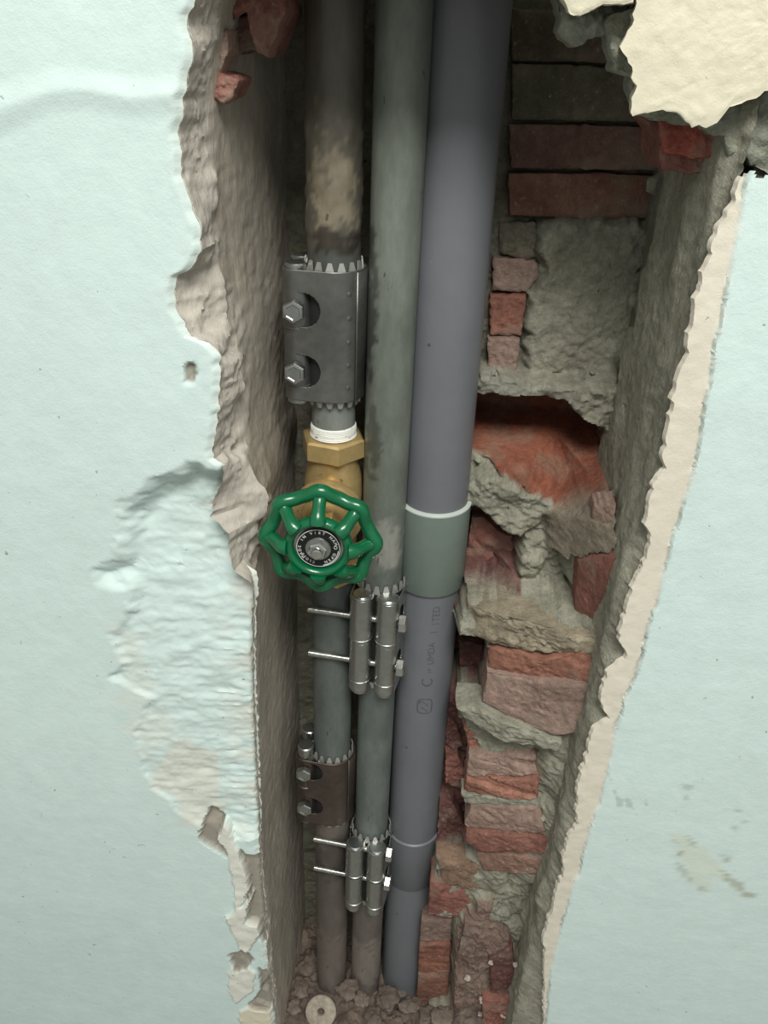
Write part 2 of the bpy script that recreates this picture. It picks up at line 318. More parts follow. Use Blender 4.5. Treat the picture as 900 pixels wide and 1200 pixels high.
def reveal_left():
    zs = np.arange(ZB, ZT + 0.08, 0.0017)
    e0 = xl0(zs) + fbm(np.stack([zs * 0, zs * 0, zs], 1), 240, 3, 5) * 0.0011 - 0.0002
    e1 = xl1(zs) + fbm(np.stack([zs * 0, zs * 0, zs], 1), 160, 3, 6) * 0.001
    kk = np.hanning(75); base = np.convolve(np.pad(e1, 37, mode='edge'), kk / kk.sum(), 'valid')
    t1 = np.linspace(0, 1, 20); t2 = np.linspace(0, 1, 44)
    xa = e0[:, None] + (e1 - e0)[:, None] * t1; ya = YL0 + (0.028 - YL0) * t1[None] ** 0.8 + 0 * xa
    face = base[:, None] + (np.minimum(-0.1225, base + 0.015) - base)[:, None].clip(0.002) * t2; xb = e1[:, None] + (face - e1[:, None]) * sst(0, 0.05, t2); yb = 0.028 + 0.15 * t2[None] + 0 * xb
    X = np.hstack([xa, xb[:, 1:]]); Y = np.hstack([ya, yb[:, 1:]]); Z = np.repeat(zs[:, None], X.shape[1], 1)
    p = np.stack([X, Y, Z], -1); rough = sst(0.032, 0.026, Y)
    amp = rough * np.sin(np.pi * np.clip((Y - YL0) / 0.03, 0, 1)) + 0.0
    p[..., 0] += amp * (fbm(p, 75, 4, 14) * 0.0010 + fbm(p, 320, 3, 15) * 0.0009) + (1 - rough) * (fbm(p * [1, 1, 0.5], 30, 3, 16) * 0.0007 + fbm(p, 160, 3, 17) * 0.0005)
    p[..., 1] += amp * fbm(p, 90, 3, 18) * 0.0015
    # lumps left on the lining below the middle
    s = sdf(Y, Z, [(0.02, PZ(270, 560, 0.03)), (0.07, PZ(300, 560, 0.05)), (0.075, PZ(300, 620, 0.05)), (0.02, PZ(270, 680, 0.03))]); p[..., 0] += 0.003 * sst(-0.004, 0.012, s) * (0.6 + fbm(p, 110, 3, 19))
    # a rough crust left in front of a smooth cast face
    mid = sdf(Y, Z, [(0.0, PZ(270, 330, 0.03)), (0.045, PZ(270, 335, 0.04)), (0.06, PZ(270, 400, 0.04)), (0.055, PZ(280, 450, 0.05)), (0.04, PZ(280, 520, 0.04)), (0.0, PZ(270, 540, 0.02))])
    p[..., 0] += sst(-0.002, 0.004, mid) * fbm(p, 110, 3, 26) * 0.0016
    col = CONC + (GREYL - CONC) * np.clip(rough + 0.6 * sst(-0.003, 0.004, mid), 0, 1)[..., None]
    return grid(p), col.reshape(-1, 3)
g, c = reveal_left()
RL = mk('concrete_lining', g, M_CONC, WL, col=c)
BR = []
def brick(pts, depth, thick=0.03, col=RED, parent=None, seed=0, **kw):
    gm = chunk(pts, depth, thick, seed=seed, **kw)
    V = gm[0]; w = np.clip(0.5 + fbm(V, 40, 3, seed + 2) * 0.7, 0, 1)[:, None]; cc = np.asarray(col) * (0.86 + 0.28 * w)
    o = mk('brick', gm, M_BRICK, parent, col=cc, sm=50); BR.append(o); return o
# broken bricks above the lining, left
brick([(242, -20), (330, -20), (336, 10), (322, 45), (312, 68), (300, 60), (298, 20), (272, 8), (258, 36), (246, 30)], 0.05, 0.05, RED, WL, 101, rough=0.003)
brick([(250, 40), (266, 34), (268, 60), (258, 84), (243, 82), (248, 62)], 0.035, 0.03, PINK, WL, 102, rough=0.002)
brick([(240, 86), (256, 82), (268, 88), (279, 94), (274, 112), (262, 122), (250, 117), (244, 104)], 0.035, 0.03, RED, WL, 103, rough=0.0025)
brick([(268, 20), (305, 18), (306, 60), (290, 58), (270, 70), (264, 50)], 0.06, 0.03, lin((118, 92, 84)), WL, 104, rough=0.002)

# ------------------------------------------------------------------ right wall
E_R = [(885, 150), (874, 190), (863, 211), (857, 236), (839, 266), (833, 283), (832, 294), (821, 320), (814, 348), (807, 383), (804, 416), (793, 446), (786, 470), (780, 506), (775, 536), (781, 551), (768, 558), (760, 588), (753, 616), (762, 632), (758, 652), (752, 666), (740, 686), (734, 708), (723, 748), (733, 773), (711, 788), (701, 820), (712, 845), (694, 856), (686, 886), (673, 930), (677, 940), (673, 954), (676, 967), (664, 984), (657, 1010), (661, 1021), (650, 1046), (646, 1064), (635, 1102), (637, 1120), (636, 1160), (636, 1200), (636, 1230)]
PL = [(885, 150), (873, 213), (865, 269), (858, 301), (851, 341), (843, 381), (835, 427), (820, 520), (809, 568), (790, 630), (781, 664), (774, 694), (760, 740), (748, 786), (734, 816), (720, 866), (712, 906), (702, 946), (690, 978), (678, 1026), (666, 1058), (656, 1096), (650, 1120), (644, 1150), (640, 1200), (640, 1230)]
xr0 = curve_xz(E_R, 0.0); xpl = curve_xz(PL, 0.0)
TOPE = [(850, 222), (861, 212), (870, 208), (880, 202), (890, 203), (899, 199), (930, 190), (1000, 170), (1200, 120)]
tx = np.array([P(x, y, 0)[0] for x, y in TOPE]); tz = np.array([P(x, y, 0)[2] for x, y in TOPE])
def wall_right():
    zs = np.arange(ZB, 0.02, 0.0016)
    off = np.r_[np.arange(0, 0.06, 0.0014), 0.06 + np.linspace(0, 1, 90) ** 1.4 * 0.62]
    e = xr0(zs) + fbm(np.stack([zs * 0, zs * 0, zs], 1), 260, 3, 25) * 0.0012
    X = e[:, None] + off[None]; Z = np.repeat(zs[:, None], len(off), 1); p = np.stack([X, 0 * X, Z], -1)
    Y = fbm(p, 4, 2, 22) * 0.0012 + fbm(p, 40, 3, 23) * 0.00022
    l = xpl(Z) + fbm(np.stack([0 * Z, 0 * Z, Z], -1), 90, 3, 24) * 0.0007
    w = sst(-0.0012, 0.0006, X - l)                      # paint film starts here
    Y += (1 - w) * (0.0014 + fbm(p, 70, 3, 27) * 0.0004)
    crack = np.exp(-((X - l + 0.0004) / 0.0007) ** 2) * sst(-0.1, 0.5, fbm(np.stack([0 * Z, 0 * Z, Z], -1), 22, 3, 28) + 0.25); Y += 0.0018 * crack
    col = CREAM + (PAINT - CREAM) * w[..., None]; col = col * (1 - 0.25 * crack[..., None])
    edge = sst(0.003, 0.0, np.abs(X - l)) * sst(0.1, 0.5, fbm(p, 120, 3, 29)) * 0.5; col = col + (lin((228, 232, 224)) - col) * edge[..., None]
    def smear(poly, c, a, sd, soft=0.004):
        nonlocal col
        s = sdf(X, Z, pxpoly(poly, 0)) + fbm(p, 140, 3, sd) * 0.0035; col = col + (np.asarray(c) - col) * (0.75 * a * sst(-0.0005, soft, s))[..., None]
    smear([(783, 975), (806, 978), (845, 1012), (868, 1040), (890, 1057), (868, 1052), (838, 1028), (830, 1048), (806, 1030), (790, 1000)], lin((205, 210, 190)), 0.8, 31)
    for q, a in (([(838, 1018), (852, 1020), (890, 1058), (872, 1052)], .8), ([(793, 1012), (812, 1028), (832, 1046), (822, 1048), (800, 1030)], .6), ([(788, 984), (794, 986), (802, 1003), (797, 1002)], .8), ([(808, 982), (818, 996), (814, 998)], .6), ([(842, 996), (856, 1006), (852, 1012)], .8)):
        smear(q, lin((150, 152, 132)), a, 32, 0.002)
    for q in ([(712, 906), (722, 925), (728, 945), (718, 928)], [(735, 938), (752, 962), (748, 962)], [(802, 922), (808, 924), (808, 938), (804, 932)], [(866, 952), (874, 964), (870, 964)], [(845, 944), (868, 975), (862, 972)], [(755, 932), (760, 945), (756, 950)]):
        smear(q, lin((165, 178, 170)), 0.8, 33, 0.0015)
    Y += 0.0032 * (off < 0.0005)[None] + 0.0005 * np.exp(-off / 0.005)[None] * fbm(p, 160, 2, 34)
    p[..., 1] = Y
    zt = np.interp(X, tx, tz) + fbm(np.stack([X, 0 * X, 0 * X], -1), 150, 3, 35) * 0.003
    keep = (Z < zt)[:-1, :-1] & (Z < zt)[1:, 1:]
    return grid(p, keep), col.reshape(-1, 3)
g, c = wall_right()
WR = mk('wall_right', g, M_WALL, org=(0.4, 0, ZB), col=c); tag(WR, kind='structure')
def reveal_right():
    zs = np.arange(ZB, 0.03, 0.0017)
    e0 = xr0(zs) + fbm(np.stack([zs * 0, zs * 0, zs], 1), 260, 3, 25) * 0.0012 + 0.0008
    base = np.interp(zs, np.r_[-1.02, -0.9, -0.7, -0.45, -0.2, -0.05, 0.03], [0.128, 0.128, 0.130, 0.131, 0.134, 0.134, 0.134])
    t = np.linspace(0, 1, 78); Yv = 0.0035 + 0.17 * t
    k = sst(0.0035, 0.020, Yv)[None]
    X = e0[:, None] * (1 - k) + (base[:, None] - 0.004 - 0.03 * (Yv[None] - 0.02).clip(0)) * k
    Z = np.repeat(zs[:, None], len(t), 1); Y = np.repeat(Yv[None], len(zs), 0); p = np.stack([X, Y, Z], -1)
    r = sst(0.0035, 0.008, Y)
    p[..., 0] += r * (fbm(p, 60, 4, 36) * 0.0008 + fbm(p * [1, 1, 0.5], 18, 3, 37) * 0.0016 + fbm(p, 260, 2, 38) * 0.0004)
    low = sst(-0.42, -0.58, Z) * r * sst(0.004, 0.02, Y)
    p[..., 0] -= low * (0.001 + np.abs(fbm(p * [1, 1, 0.7], 30, 4, 39)) * 0.005)
    # broken away edge of the skim coat
    f = fbm(p, 26, 4, 40)
    step = sst(0.0, 0.10, f + (Y - 0.125) * 18) * sst(0.07, 0.09, Y); p[..., 0] += step * 0.006
    up = sst(-0.30, -0.25, Z)
    p[..., 0] += 0.003 * sst(0.05, 0.02, Y) * sst(0.006, 0.012, Y) * up
    col = MORT * 1.05 + (MORTD - MORT) * np.clip(step, 0, 1)[..., None] * 0.9
    return grid(p, flip=True), col.reshape(-1, 3)
g, c = reveal_right()
RR = mk('mortar_lining', g, M_RAW, WR, col=c)

mk('masonry_core', box((0.152, 0.018, ZB), (0.76, 0.17, 0.042)), M_RAW, WR, col=MORTD, sm=30)
mk('masonry_core', box((-0.85, 0.032, ZB), (-0.158, 0.17, 0.042)), M_RAW, WL, col=MORTD, sm=30)
# ------------------------------------------------------------------ masonry at the back of the slot
def wall_back():
    xs = np.arange(-0.15, 0.165, 0.0013); zs = np.arange(ZB, 0.13, 0.0013)
    X, Z = np.meshgrid(xs, zs); p = np.stack([X, 0 * X, Z], -1)
    Y = 0.168 + fbm(p, 35, 4, 41) * 0.003; col = np.broadcast_to(MORTD, p.shape).copy()
    n1 = fbm(p, 60, 4, 42); n2 = fbm(p, 130, 4, 43); n3 = fbm(p, 300, 2, 48)
    def reg(poly, d, rough, c, soft=0.004, jag=0.003, dz=0.0, rim=None, ramp=0):
        nonlocal Y, col
        q = pxpoly(poly, rim or d); s = sdf(X, Z, q) + n2 * jag; w = sst(-soft * 0.5, soft * 0.5, s)
        zc = np.mean([b for a, b in q]); base = d
        if isinstance(d, tuple):
            ym = np.mean([y for x, y in poly]); base = np.interp(X, [P(d[2], ym, d[0])[0], P(d[3], ym, d[1])[0]], [d[0], d[1]])
        t = base + n1 * rough + n3 * rough * 0.3 + dz * (Z - zc)
        if ramp: t = t - (d - rim - 0.002) * (1 - np.maximum(sst(0, ramp, s), sst(0.35, 0.6, (Z - min(b for a, b in q)) / (max(b for a, b in q) - min(b for a, b in q)))))
        Y = Y * (1 - w) + t * w; col = col + (np.asarray(c) - col) * sst(-0.001, 0.001, s)[..., None]
    reg([(570, -80), (800, -80), (800, 262), (570, 262)], 0.162, 0.0015, MORTD)
    reg([(560, 255), (800, 255), (800, 480), (560, 480)], 0.158, 0.002, MORT * 0.8)
    reg([(630, 262), (700, 256), (762, 262), (758, 330), (748, 400), (740, 470), (690, 478), (628, 470), (612, 440), (618, 345), (632, 335)], 0.143, 0.0024, MORT, 0.010, 0.004, dz=-0.05)
    reg([(500, 440), (576, 446), (612, 452), (650, 458), (690, 450), (735, 470), (735, 620), (700, 640), (690, 760), (560, 760), (480, 700)], 0.128, 0.004, MORT, 0.008, 0.004)
    reg([(560, 440), (612, 446), (690, 455), (690, 470), (668, 482), (630, 476), (560, 475)], 0.122, 0.003, GREY * 0.95, 0.005, 0.003)
    reg([(688, 452), (725, 455), (730, 520), (700, 505), (672, 490), (672, 478)], 0.112, 0.0045, MORT, 0.006, 0.004)
    # hole into a broken hollow block
    reg([(480, 474), (571, 474), (630, 476), (664, 482), (683, 499), (712, 512), (722, 530), (712, 552), (706, 574), (709, 588), (687, 606), (649, 598), (611, 572), (570, 548), (480, 520)], 0.200, 0.002, lin((136, 84, 66)), 0.004, 0.0012, rim=0.108, ramp=0.06)
    reg([(480, 590), (560, 560), (600, 575), (650, 592), (690, 600), (730, 596), (730, 668), (668, 668), (655, 700), (668, 745), (690, 770), (560, 770), (480, 760)], 0.110, 0.004, MORT, 0.007, 0.004)
    reg([(480, 590), (563, 598), (586, 622), (618, 630), (608, 660), (615, 690), (617, 722), (586, 713), (540, 704), (480, 700)], 0.142, 0.003, REDD, 0.008, 0.001, rim=0.110, ramp=0.03)
    reg([(560, 560), (590, 560), (612, 572), (645, 592), (640, 618), (622, 630), (598, 628), (575, 612), (560, 598)], 0.101, 0.005, MORT, 0.009, 0.004)
    reg([(618, 626), (650, 634), (674, 660), (668, 700), (664, 738), (640, 740), (612, 728), (610, 690), (604, 660)], 0.103, 0.006, MORT, 0.010, 0.004)
    reg([(640, 602), (690, 606), (728, 614), (726, 656), (690, 654), (668, 656), (645, 640)], (0.10, 0.032, 640, 728), 0.0025, lin((142, 132, 116)), 0.005, 0.002)
    reg([(664, 650), (728, 650), (728, 760), (690, 770), (655, 745), (668, 700)], (0.09, 0.028, 660, 725), 0.003, MORT * 0.9, 0.006, 0.003)
    # lower masonry stands nearer
    reg([(545, 706), (580, 716), (620, 730), (690, 745), (760, 740), (700, 1300), (498, 1300), (500, 1180), (508, 1040), (508, 1000), (552, 985), (556, 930), (540, 880), (534, 840), (566, 825), (567, 770), (530, 748)], (0.071, 0.032, 560, 690), 0.0030, MORT * 0.92, 0.008, 0.003)
    reg([(505, 740), (568, 752), (572, 800), (560, 836), (520, 830)], 0.150, 0.004, REDD, 0.006, 0.002, rim=0.070)
    reg([(510, 826), (542, 838), (560, 870), (548, 930), (556, 984), (505, 1000), (500, 960)], 0.115, 0.006, REDD, 0.008, 0.003, rim=0.085)
    reg([(560, 1060), (660, 1040), (640, 1300), (512, 1300), (528, 1180), (534, 1100)], 0.055, 0.005, BROWN, 0.010, 0.005)
    reg([(502, 1076), (531, 1076), (530, 1175), (500, 1180)], 0.088, 0.002, BROWN, 0.004, 0.002, rim=0.07)
    reg([(620, 870), (655, 880), (675, 900), (668, 960), (640, 1000), (610, 960), (630, 930)], (0.055, 0.022, 620, 680), 0.006, MORT, 0.010, 0.005)
    reg([(600, 1020), (640, 1020), (630, 1100), (600, 1110), (575, 1070)], 0.058, 0.006, MORT * 0.9, 0.010, 0.005)
    p[..., 1] = Y
    p[..., 1] += fbm(p, 110, 4, 49) * 0.0011; sm = fbm(p, 45, 4, 57)
    col = col + (lin((132, 124, 108)) - col) * (0.3 * sst(0.1, 0.5, sm))[..., None]
    return grid(p), col.reshape(-1, 3)
g, c = wall_back()
WB = mk('wall_back', g, M_RAW, org=(0, 0.17, ZB), col=c, sm=60); tag(WB, kind='structure')
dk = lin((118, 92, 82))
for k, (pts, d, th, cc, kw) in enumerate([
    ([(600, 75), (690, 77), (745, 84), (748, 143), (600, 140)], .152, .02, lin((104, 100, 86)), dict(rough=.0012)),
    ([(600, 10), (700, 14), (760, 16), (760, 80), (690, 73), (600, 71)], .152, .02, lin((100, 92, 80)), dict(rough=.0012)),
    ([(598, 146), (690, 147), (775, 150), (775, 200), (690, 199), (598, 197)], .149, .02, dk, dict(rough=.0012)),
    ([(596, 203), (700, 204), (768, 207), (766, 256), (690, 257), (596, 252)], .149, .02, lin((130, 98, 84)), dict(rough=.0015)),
    ([(585, 262), (628, 260), (632, 300), (615, 306), (586, 296)], .152, .02, lin((110, 106, 92)), dict(rough=.002)),
    ([(578, 302), (628, 306), (632, 322), (618, 342), (578, 340)], .149, .02, PINK, dict()),
    ([(574, 346), (617, 346), (611, 394), (574, 392)], .147, .02, lin((150, 104, 90)), dict()),
    ([(572, 397), (610, 398), (604, 440), (590, 442), (572, 438)], .143, .02, PINK, dict()),
    ([(697, 594), (722, 592), (720, 616), (692, 611)], (.06, .04, 692, 722), .02, PINK, dict(rough=.001)),
    ([(553, 604), (566, 604), (585, 624), (613, 632), (606, 660), (614, 690), (615, 720), (586, 711), (552, 702), (540, 690)], .133, .02, RED, dict(rough=.0035)),
    ([(678, 658), (700, 654), (722, 655), (720, 700), (714, 742), (690, 744), (673, 738), (674, 700)], (.066, .027, 674, 724), .02, RED, dict(rough=.0012)),
    ([(573, 759), (610, 765), (640, 772), (684, 768), (697, 778), (690, 800), (620, 794), (572, 786)], (.066, .028, 572, 697), .03, REDO, dict(rough=.002)),
    ([(572, 789), (625, 797), (690, 802), (686, 830), (680, 858), (650, 862), (618, 850), (588, 836), (565, 821)], (.062, .026, 565, 690), .04, PINK, dict(rough=.002)),
    ([(538, 752), (566, 754), (568, 790), (560, 820), (538, 815)], .128, .03, REDD, dict(rough=.004)),
    ([(541, 842), (555, 850), (574, 866), (590, 872), (588, 885), (566, 886), (550, 880), (546, 862)], .072, .03, REDO, dict(rough=.003)),
    ([(549, 884), (588, 888), (628, 886), (630, 906), (600, 910), (546, 906)], (.066, .046, 546, 630), .03, PINK, dict(rough=.002, ridges=120)),
    ([(546, 909), (600, 913), (632, 910), (630, 936), (590, 936), (544, 930)], (.064, .043, 544, 632), .03, lin((156, 112, 96)), dict(rough=.002, ridges=120)),
    ([(552, 942), (600, 945), (634, 948), (640, 978), (600, 976), (552, 972), (544, 966)], (.062, .038, 544, 640), .03, PINK, dict(rough=.002)),
    ([(546, 974), (600, 979), (646, 984), (642, 1002), (600, 998), (562, 998), (545, 986)], (.059, .034, 544, 646), .03, lin((142, 100, 88)), dict(rough=.002)),
    ([(559, 1000), (600, 1002), (645, 1006), (640, 1024), (610, 1026), (566, 1020)], (.060, .036, 558, 646), .03, lin((148, 118, 104)), dict(rough=.002)),
    ([(515, 935), (530, 940), (545, 970), (556, 1008), (530, 1006), (512, 990)], .100, .03, REDD, dict(rough=.004)),
    ([(522, 880), (536, 884), (545, 905), (542, 925), (522, 918)], .104, .03, RED, dict(rough=.004)),
    ([(524, 838), (536, 850), (542, 872), (534, 880), (522, 872)], .108, .03, REDD, dict(rough=.004)),
    ([(504, 1034), (520, 1030), (545, 1040), (572, 1050), (568, 1072), (540, 1076), (502, 1072)], .068, .03, RED, dict(rough=.002)),
    ([(494, 1078), (530, 1078), (529, 1102), (492, 1104)], .080, .02, BROWN, dict(rough=.0012)),
    ([(492, 1106), (528, 1104), (527, 1140), (490, 1140)], .079, .02, lin((138, 96, 80)), dict(rough=.0012, ridges=110)),
    ([(490, 1143), (526, 1143), (524, 1178), (488, 1180)], .079, .02, lin((126, 92, 78)), dict(rough=.0012)),
    ([(545, 1084), (580, 1086), (598, 1100), (590, 1130), (556, 1136), (536, 1120)], .050, .02, BROWN, dict(rough=.004)),
    ([(574, 1124), (600, 1110), (604, 1140), (596, 1166), (576, 1164)], .047, .02, REDD, dict(rough=.003)),
    ([(565, 1175), (600, 1170), (606, 1215), (566, 1220)], .042, .02, RED, dict(rough=.003)),
]):
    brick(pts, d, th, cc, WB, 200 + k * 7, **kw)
# mortar ridges that stand out of the wall
def ridge(pts, d, th, cc, sd, parent=None, **kw):
    gm = chunk(pts, d, th, seed=sd, **kw); V = gm[0]; w = fbm(V, 70, 3, sd + 1)[:, None]
    return mk('mortar_ridge', gm, M_RAW, parent or WB, col=np.asarray(cc) * (1 + 0.12 * w), sm=55)
ridge([(548, 708), (575, 716), (620, 730), (668, 742), (712, 752), (700, 768), (650, 766), (600, 760), (550, 744)], (.072, .030, 548, 712), .04, lin((150, 140, 120)), 404, rough=.0045, bulge=.003)
ridge([(535, 828), (560, 830), (590, 845), (625, 858), (660, 872), (654, 880), (610, 872), (588, 868), (560, 850), (545, 842)], (.060, .032, 535, 660), .03, MORT, 405, rough=.003, bulge=.002)
ridge([(540, 932), (580, 935), (620, 938), (640, 944), (636, 950), (580, 945), (545, 942)], (.061, .042, 540, 640), .02, MORT, 406, rough=.002, jag=.002)
ridge([(512, 1006), (552, 1010), (600, 1026), (630, 1030), (622, 1048), (575, 1050), (520, 1034)], .066, .02, lin((140, 116, 98)), 407, rough=.003)

# ------------------------------------------------------------------ broken wall above, right
WT = mk('wall_front', box((-0.45, -0.001, 0.026), (0.75, 0.06, 0.36)), M_WALL, col=CREAM2, sm=30); tag(WT, kind='structure')  # unseen wall over the slot, lower edge set to shade the slot top
gm = chunk([(738, -70), (746, 4), (741, 20), (733, 40), (727, 58), (735, 64), (742, 85), (746, 105), (739, 128), (742, 136), (755, 134), (772, 129), (790, 135), (808, 146), (825, 149), (840, 145), (850, 132), (862, 124), (885, 117), (900, 104), (960, 95), (1100, 80), (1100, -70)], -0.004, 0.016, rough=.0005, edge=.0006, n=180, rings=50, seed=501, jag=.0015, taper=-.002)
mk('plaster_layer', gm, M_WALL, WT, col=CREAM2, sm=50)
mk('plaster_layer', chunk([(655, -70), (656, -8), (662, 4), (668, 15), (678, 21), (692, 14), (706, 6), (730, 4), (742, 2), (742, -70)], -0.003, 0.014, rough=.0006, edge=.0006, n=80, seed=511), M_WALL, WT, col=CREAM2, sm=50)
ridge([(714, 20), (760, 0), (900, -60), (1100, -40), (1100, 210), (960, 216), (898, 208), (880, 190), (852, 182), (846, 165), (828, 152), (780, 142), (752, 140), (742, 122), (738, 90), (722, 84), (713, 70)], 0.014, .022, lin((150, 152, 136)), 502, WT, rough=.0045, n=140, jag=.003)
ridge([(655, -60), (740, -60), (742, 20), (716, 44), (690, 47), (676, 55), (656, 42)], 0.02, .03, lin((140, 142, 128)), 503, WT, rough=.005, n=100, jag=.002)
brick([(750, 136), (776, 142), (776, 176), (790, 186), (820, 186), (850, 186), (880, 190), (886, 203), (868, 209), (858, 216), (836, 205), (800, 203), (776, 199), (772, 160)], 0.034, .05, RED, WT, 504, rough=.002)
brick([(770, 140), (850, 150), (860, 182), (820, 187), (778, 178)], 0.030, .05, lin((150, 84, 72)), WT, 505, rough=.002)

# ------------------------------------------------------------------ rubble floor of the slot
ZF = PZ(400, 1150, 0.095)
def rubble():
    xs = np.arange(-0.15, 0.16, 0.0016); ys = np.arange(0.0, 0.185, 0.0016); X, Y = np.meshgrid(xs, ys); p = np.stack([X, Y, 0 * X], -1)
    n = fbm(p, 38, 4, 91); t = np.round(n * 3) / 3
    Z = ZF - 0.004 + n * 0.008 + (t - n) * 0.006 + fbm(p, 160, 3, 92) * 0.003 - 0.02 * sst(0.05, 0.0, Y) + 0.05 * sst(0.02, 0.10, X) * sst(0.15, 0.05, Y)
    p[..., 2] = Z; w = sst(-0.4, 0.5, fbm(p, 50, 3, 93))[..., None]
    return grid(p), (lin((126, 112, 100)) * (1 - w) + lin((104, 92, 84)) * w).reshape(-1, 3)
g, c = rubble()
FL = mk('floor', g, M_RAW, org=(0, 0.09, ZF - 0.03), col=c, sm=60); tag(FL, kind='structure')
RF = mk('floor', box((-1.6, -2.6, ZB - 0.04), (1.6, 0.17, ZB)), mat('grey_cement', (128, 126, 120), 0.85, noise=((6, 0.1), (50, 0.1))), sm=30); tag(RF, kind='structure')  # room floor out of view, added to block world light from below
rng = np.random.default_rng(4)
def lump(c, r, sd, name, mt, col, parent=None, flat=0.42):
    n, k = 22, 13; V = []
    for i in range(k + 1):
        th = math.pi * i / k
        for j in range(n):
            a = 2 * math.pi * j / n; V.append([math.sin(th) * math.cos(a), math.sin(th) * math.sin(a), math.cos(th) * flat])
    V = np.array(V); V = np.asarray(c) + V * r * (1 + 0.3 * fbm(V + sd, 1.3, 2, sd) + 0.25 * np.round(3 * fbm(V + sd, 2.2, 2, sd + 7)) / 3)[:, None]; Fs = []
    for i in range(k):
        for j in range(n): Fs.append([i * n + j, (i + 1) * n + j, (i + 1) * n + (j + 1) % n, i * n + (j + 1) % n])
    return mk(name, (V, Fs), mt, parent, col=col, sm=30)
for k, (x, y, d, r) in enumerate([(352, 1160, .075, .010), (410, 1158, .070, .012), (425, 1172, .06, .009), (452, 1170, .072, .012), (480, 1178, .068, .011), (500, 1188, .06, .010), (345, 1178, .06, .009), (440, 1192, .05, .010), (398, 1165, .082, .009), (468, 1160, .09, .009), (520, 1190, .055, .012)]):
    p = P(x, y, d); lump(p, r, 300 + k, 'rubble_lump', M_RAW, lin((122, 110, 100)) * rng.uniform(.8, 1.1), FL)

for k, (x, y, d, r) in enumerate([(563, 1190, .05, .004), (548, 1146, .05, .003), (566, 1172, .048, .0035), (612, 1160, .045, .004), (575, 1128, .045, .0025), (530, 1186, .06, .003), (590, 1190, .042, .003), (604, 1130, .044, .003)]):
    lump(P(x, y, d), r, 340 + k, 'plaster_crumb', M_RAW, lin((196, 184, 170)), WB, 0.6)

# ------------------------------------------------------------------ pipes
AL, AM, AB = (-0.0782, 0.095), (-0.0380, 0.095), None
RP = 0.0168
def pipe(name, ax, r, z0, z1, colf, label, group, crust=None, n=48, m=None):
    ax0, ax1 = ax if isinstance(ax[0], (tuple, list)) else (ax, ax)     # axis at the top and at the bottom
    rows = max(8, int((z1 - z0) / 0.003)); zz = np.linspace(z0, z1, rows); a = np.linspace(0, 2 * np.pi, n, endpoint=False)
    A, Zg = np.meshgrid(a, zz); R = np.full(A.shape, r)
    t = (Zg - z0) / (z1 - z0); cx = ax1[0] + (ax0[0] - ax1[0]) * t; cy = ax1[1] + (ax0[1] - ax1[1]) * t
    q = np.stack([cx + np.cos(A) * r, cy + np.sin(A) * r, Zg], -1)
    if crust is not None: R = R + crust(q)
    q[..., 0] = cx + np.cos(A) * R; q[..., 1] = cy + np.sin(A) * R
    V = q.reshape(-1, 3); idx = np.arange(rows * n).reshape(rows, n); nx = np.roll(idx, -1, 1)
    Fq = np.stack([idx[:-1], nx[:-1], nx[1:], idx[1:]], -1).reshape(-1, 4).tolist() + [idx[0][::-1].tolist(), idx[-1].tolist()]
    o = mk(name, (V, Fq), m or M_GALV, None, org=(ax1[0], ax1[1], z0), col=colf(q).reshape(-1, 3) if colf else None, sm=40)
    return tag(o, label, 'pipe', group)
def stain(q, *st):
    """own colour of the pipe: (base, [(colour, px x, px y, px radius x, radius y, amount)])"""
    base, lst = st; c = np.broadcast_to(base, q.shape).copy(); n = fbm(q * [1, 1, 0.5], 70, 4, 77)
    c = c * (1 + 0.10 * n[..., None])
    for cc, x, y, rx, ry, a in lst:
        o = P(x, y, 0.08); k = ((q[..., 0] - o[0]) / rx) ** 2 + ((q[..., 2] - o[2]) / ry) ** 2
        w = a * sst(1.25, 0.45, k + n * 0.9 + 0.8 * fbm(q, 160, 3, 78)) * (q[..., 1] < 0.1); c = c + (np.asarray(cc) - c) * w[..., None]
    return c
GR = 'weathered steel riser pipes'
LA0, LA1 = PZ(391, 318, .077), PZ(391, 473, .074)        # upper clamp
VT, VB = PZ(393, 523, .075), PZ(390, 688, .075)          # valve
LB0, LB1 = PZ(390, 893, .077), PZ(390, 968, .074)        # lower left clamp
MA0, MA1 = PZ(446, 696, .074), PZ(446, 806, .072)        # middle clamps
MB0, MB1 = PZ(436, 988, .074), PZ(436, 1062, .072)
midz = lambda a, b: (a + b) / 2
def crust_up(q):
    w = sst(PZ(391, 150, .08), PZ(391, 200, .08), -(-q[..., 2])); w = sst(PZ(391, 310, .08), PZ(391, 250, .08), q[..., 2]) * sst(PZ(391, 60, .08), PZ(391, 160, .08), q[..., 2])
    return w * np.abs(fbm(q, 90, 4, 95)) * 0.0018 + fbm(q, 60, 3, 96) * 0.0003
pipe('steel_pipe', AL, 0.0176, midz(LA0, LA1) + .002, 0.12, lambda q: stain(q, lin((92, 88, 78)), [(lin((138, 128, 108)), 388, 220, .015, .035, .9), (lin((46, 42, 36)), 392, 290, .014, .012, .9), (lin((80, 84, 80)), 391, 308, .03, .006, .8)]), 'dirty upper steel pipe with a crust of old mortar above the topmost clamp', GR, crust_up)
pipe('steel_pipe', AL, 0.0160, VT - .012, midz(LA0, LA1) - .002, lambda q: stain(q, lin((124, 128, 122)), []), 'short clean steel pipe stub between top clamp and brass valve', GR)
pipe('steel_pipe', AL, 0.0172, midz(LB0, LB1) + .002, VB + .014, lambda q: stain(q, lin((102, 108, 104)), []), 'plain grey steel pipe running down from the brass valve behind the long screws', GR)
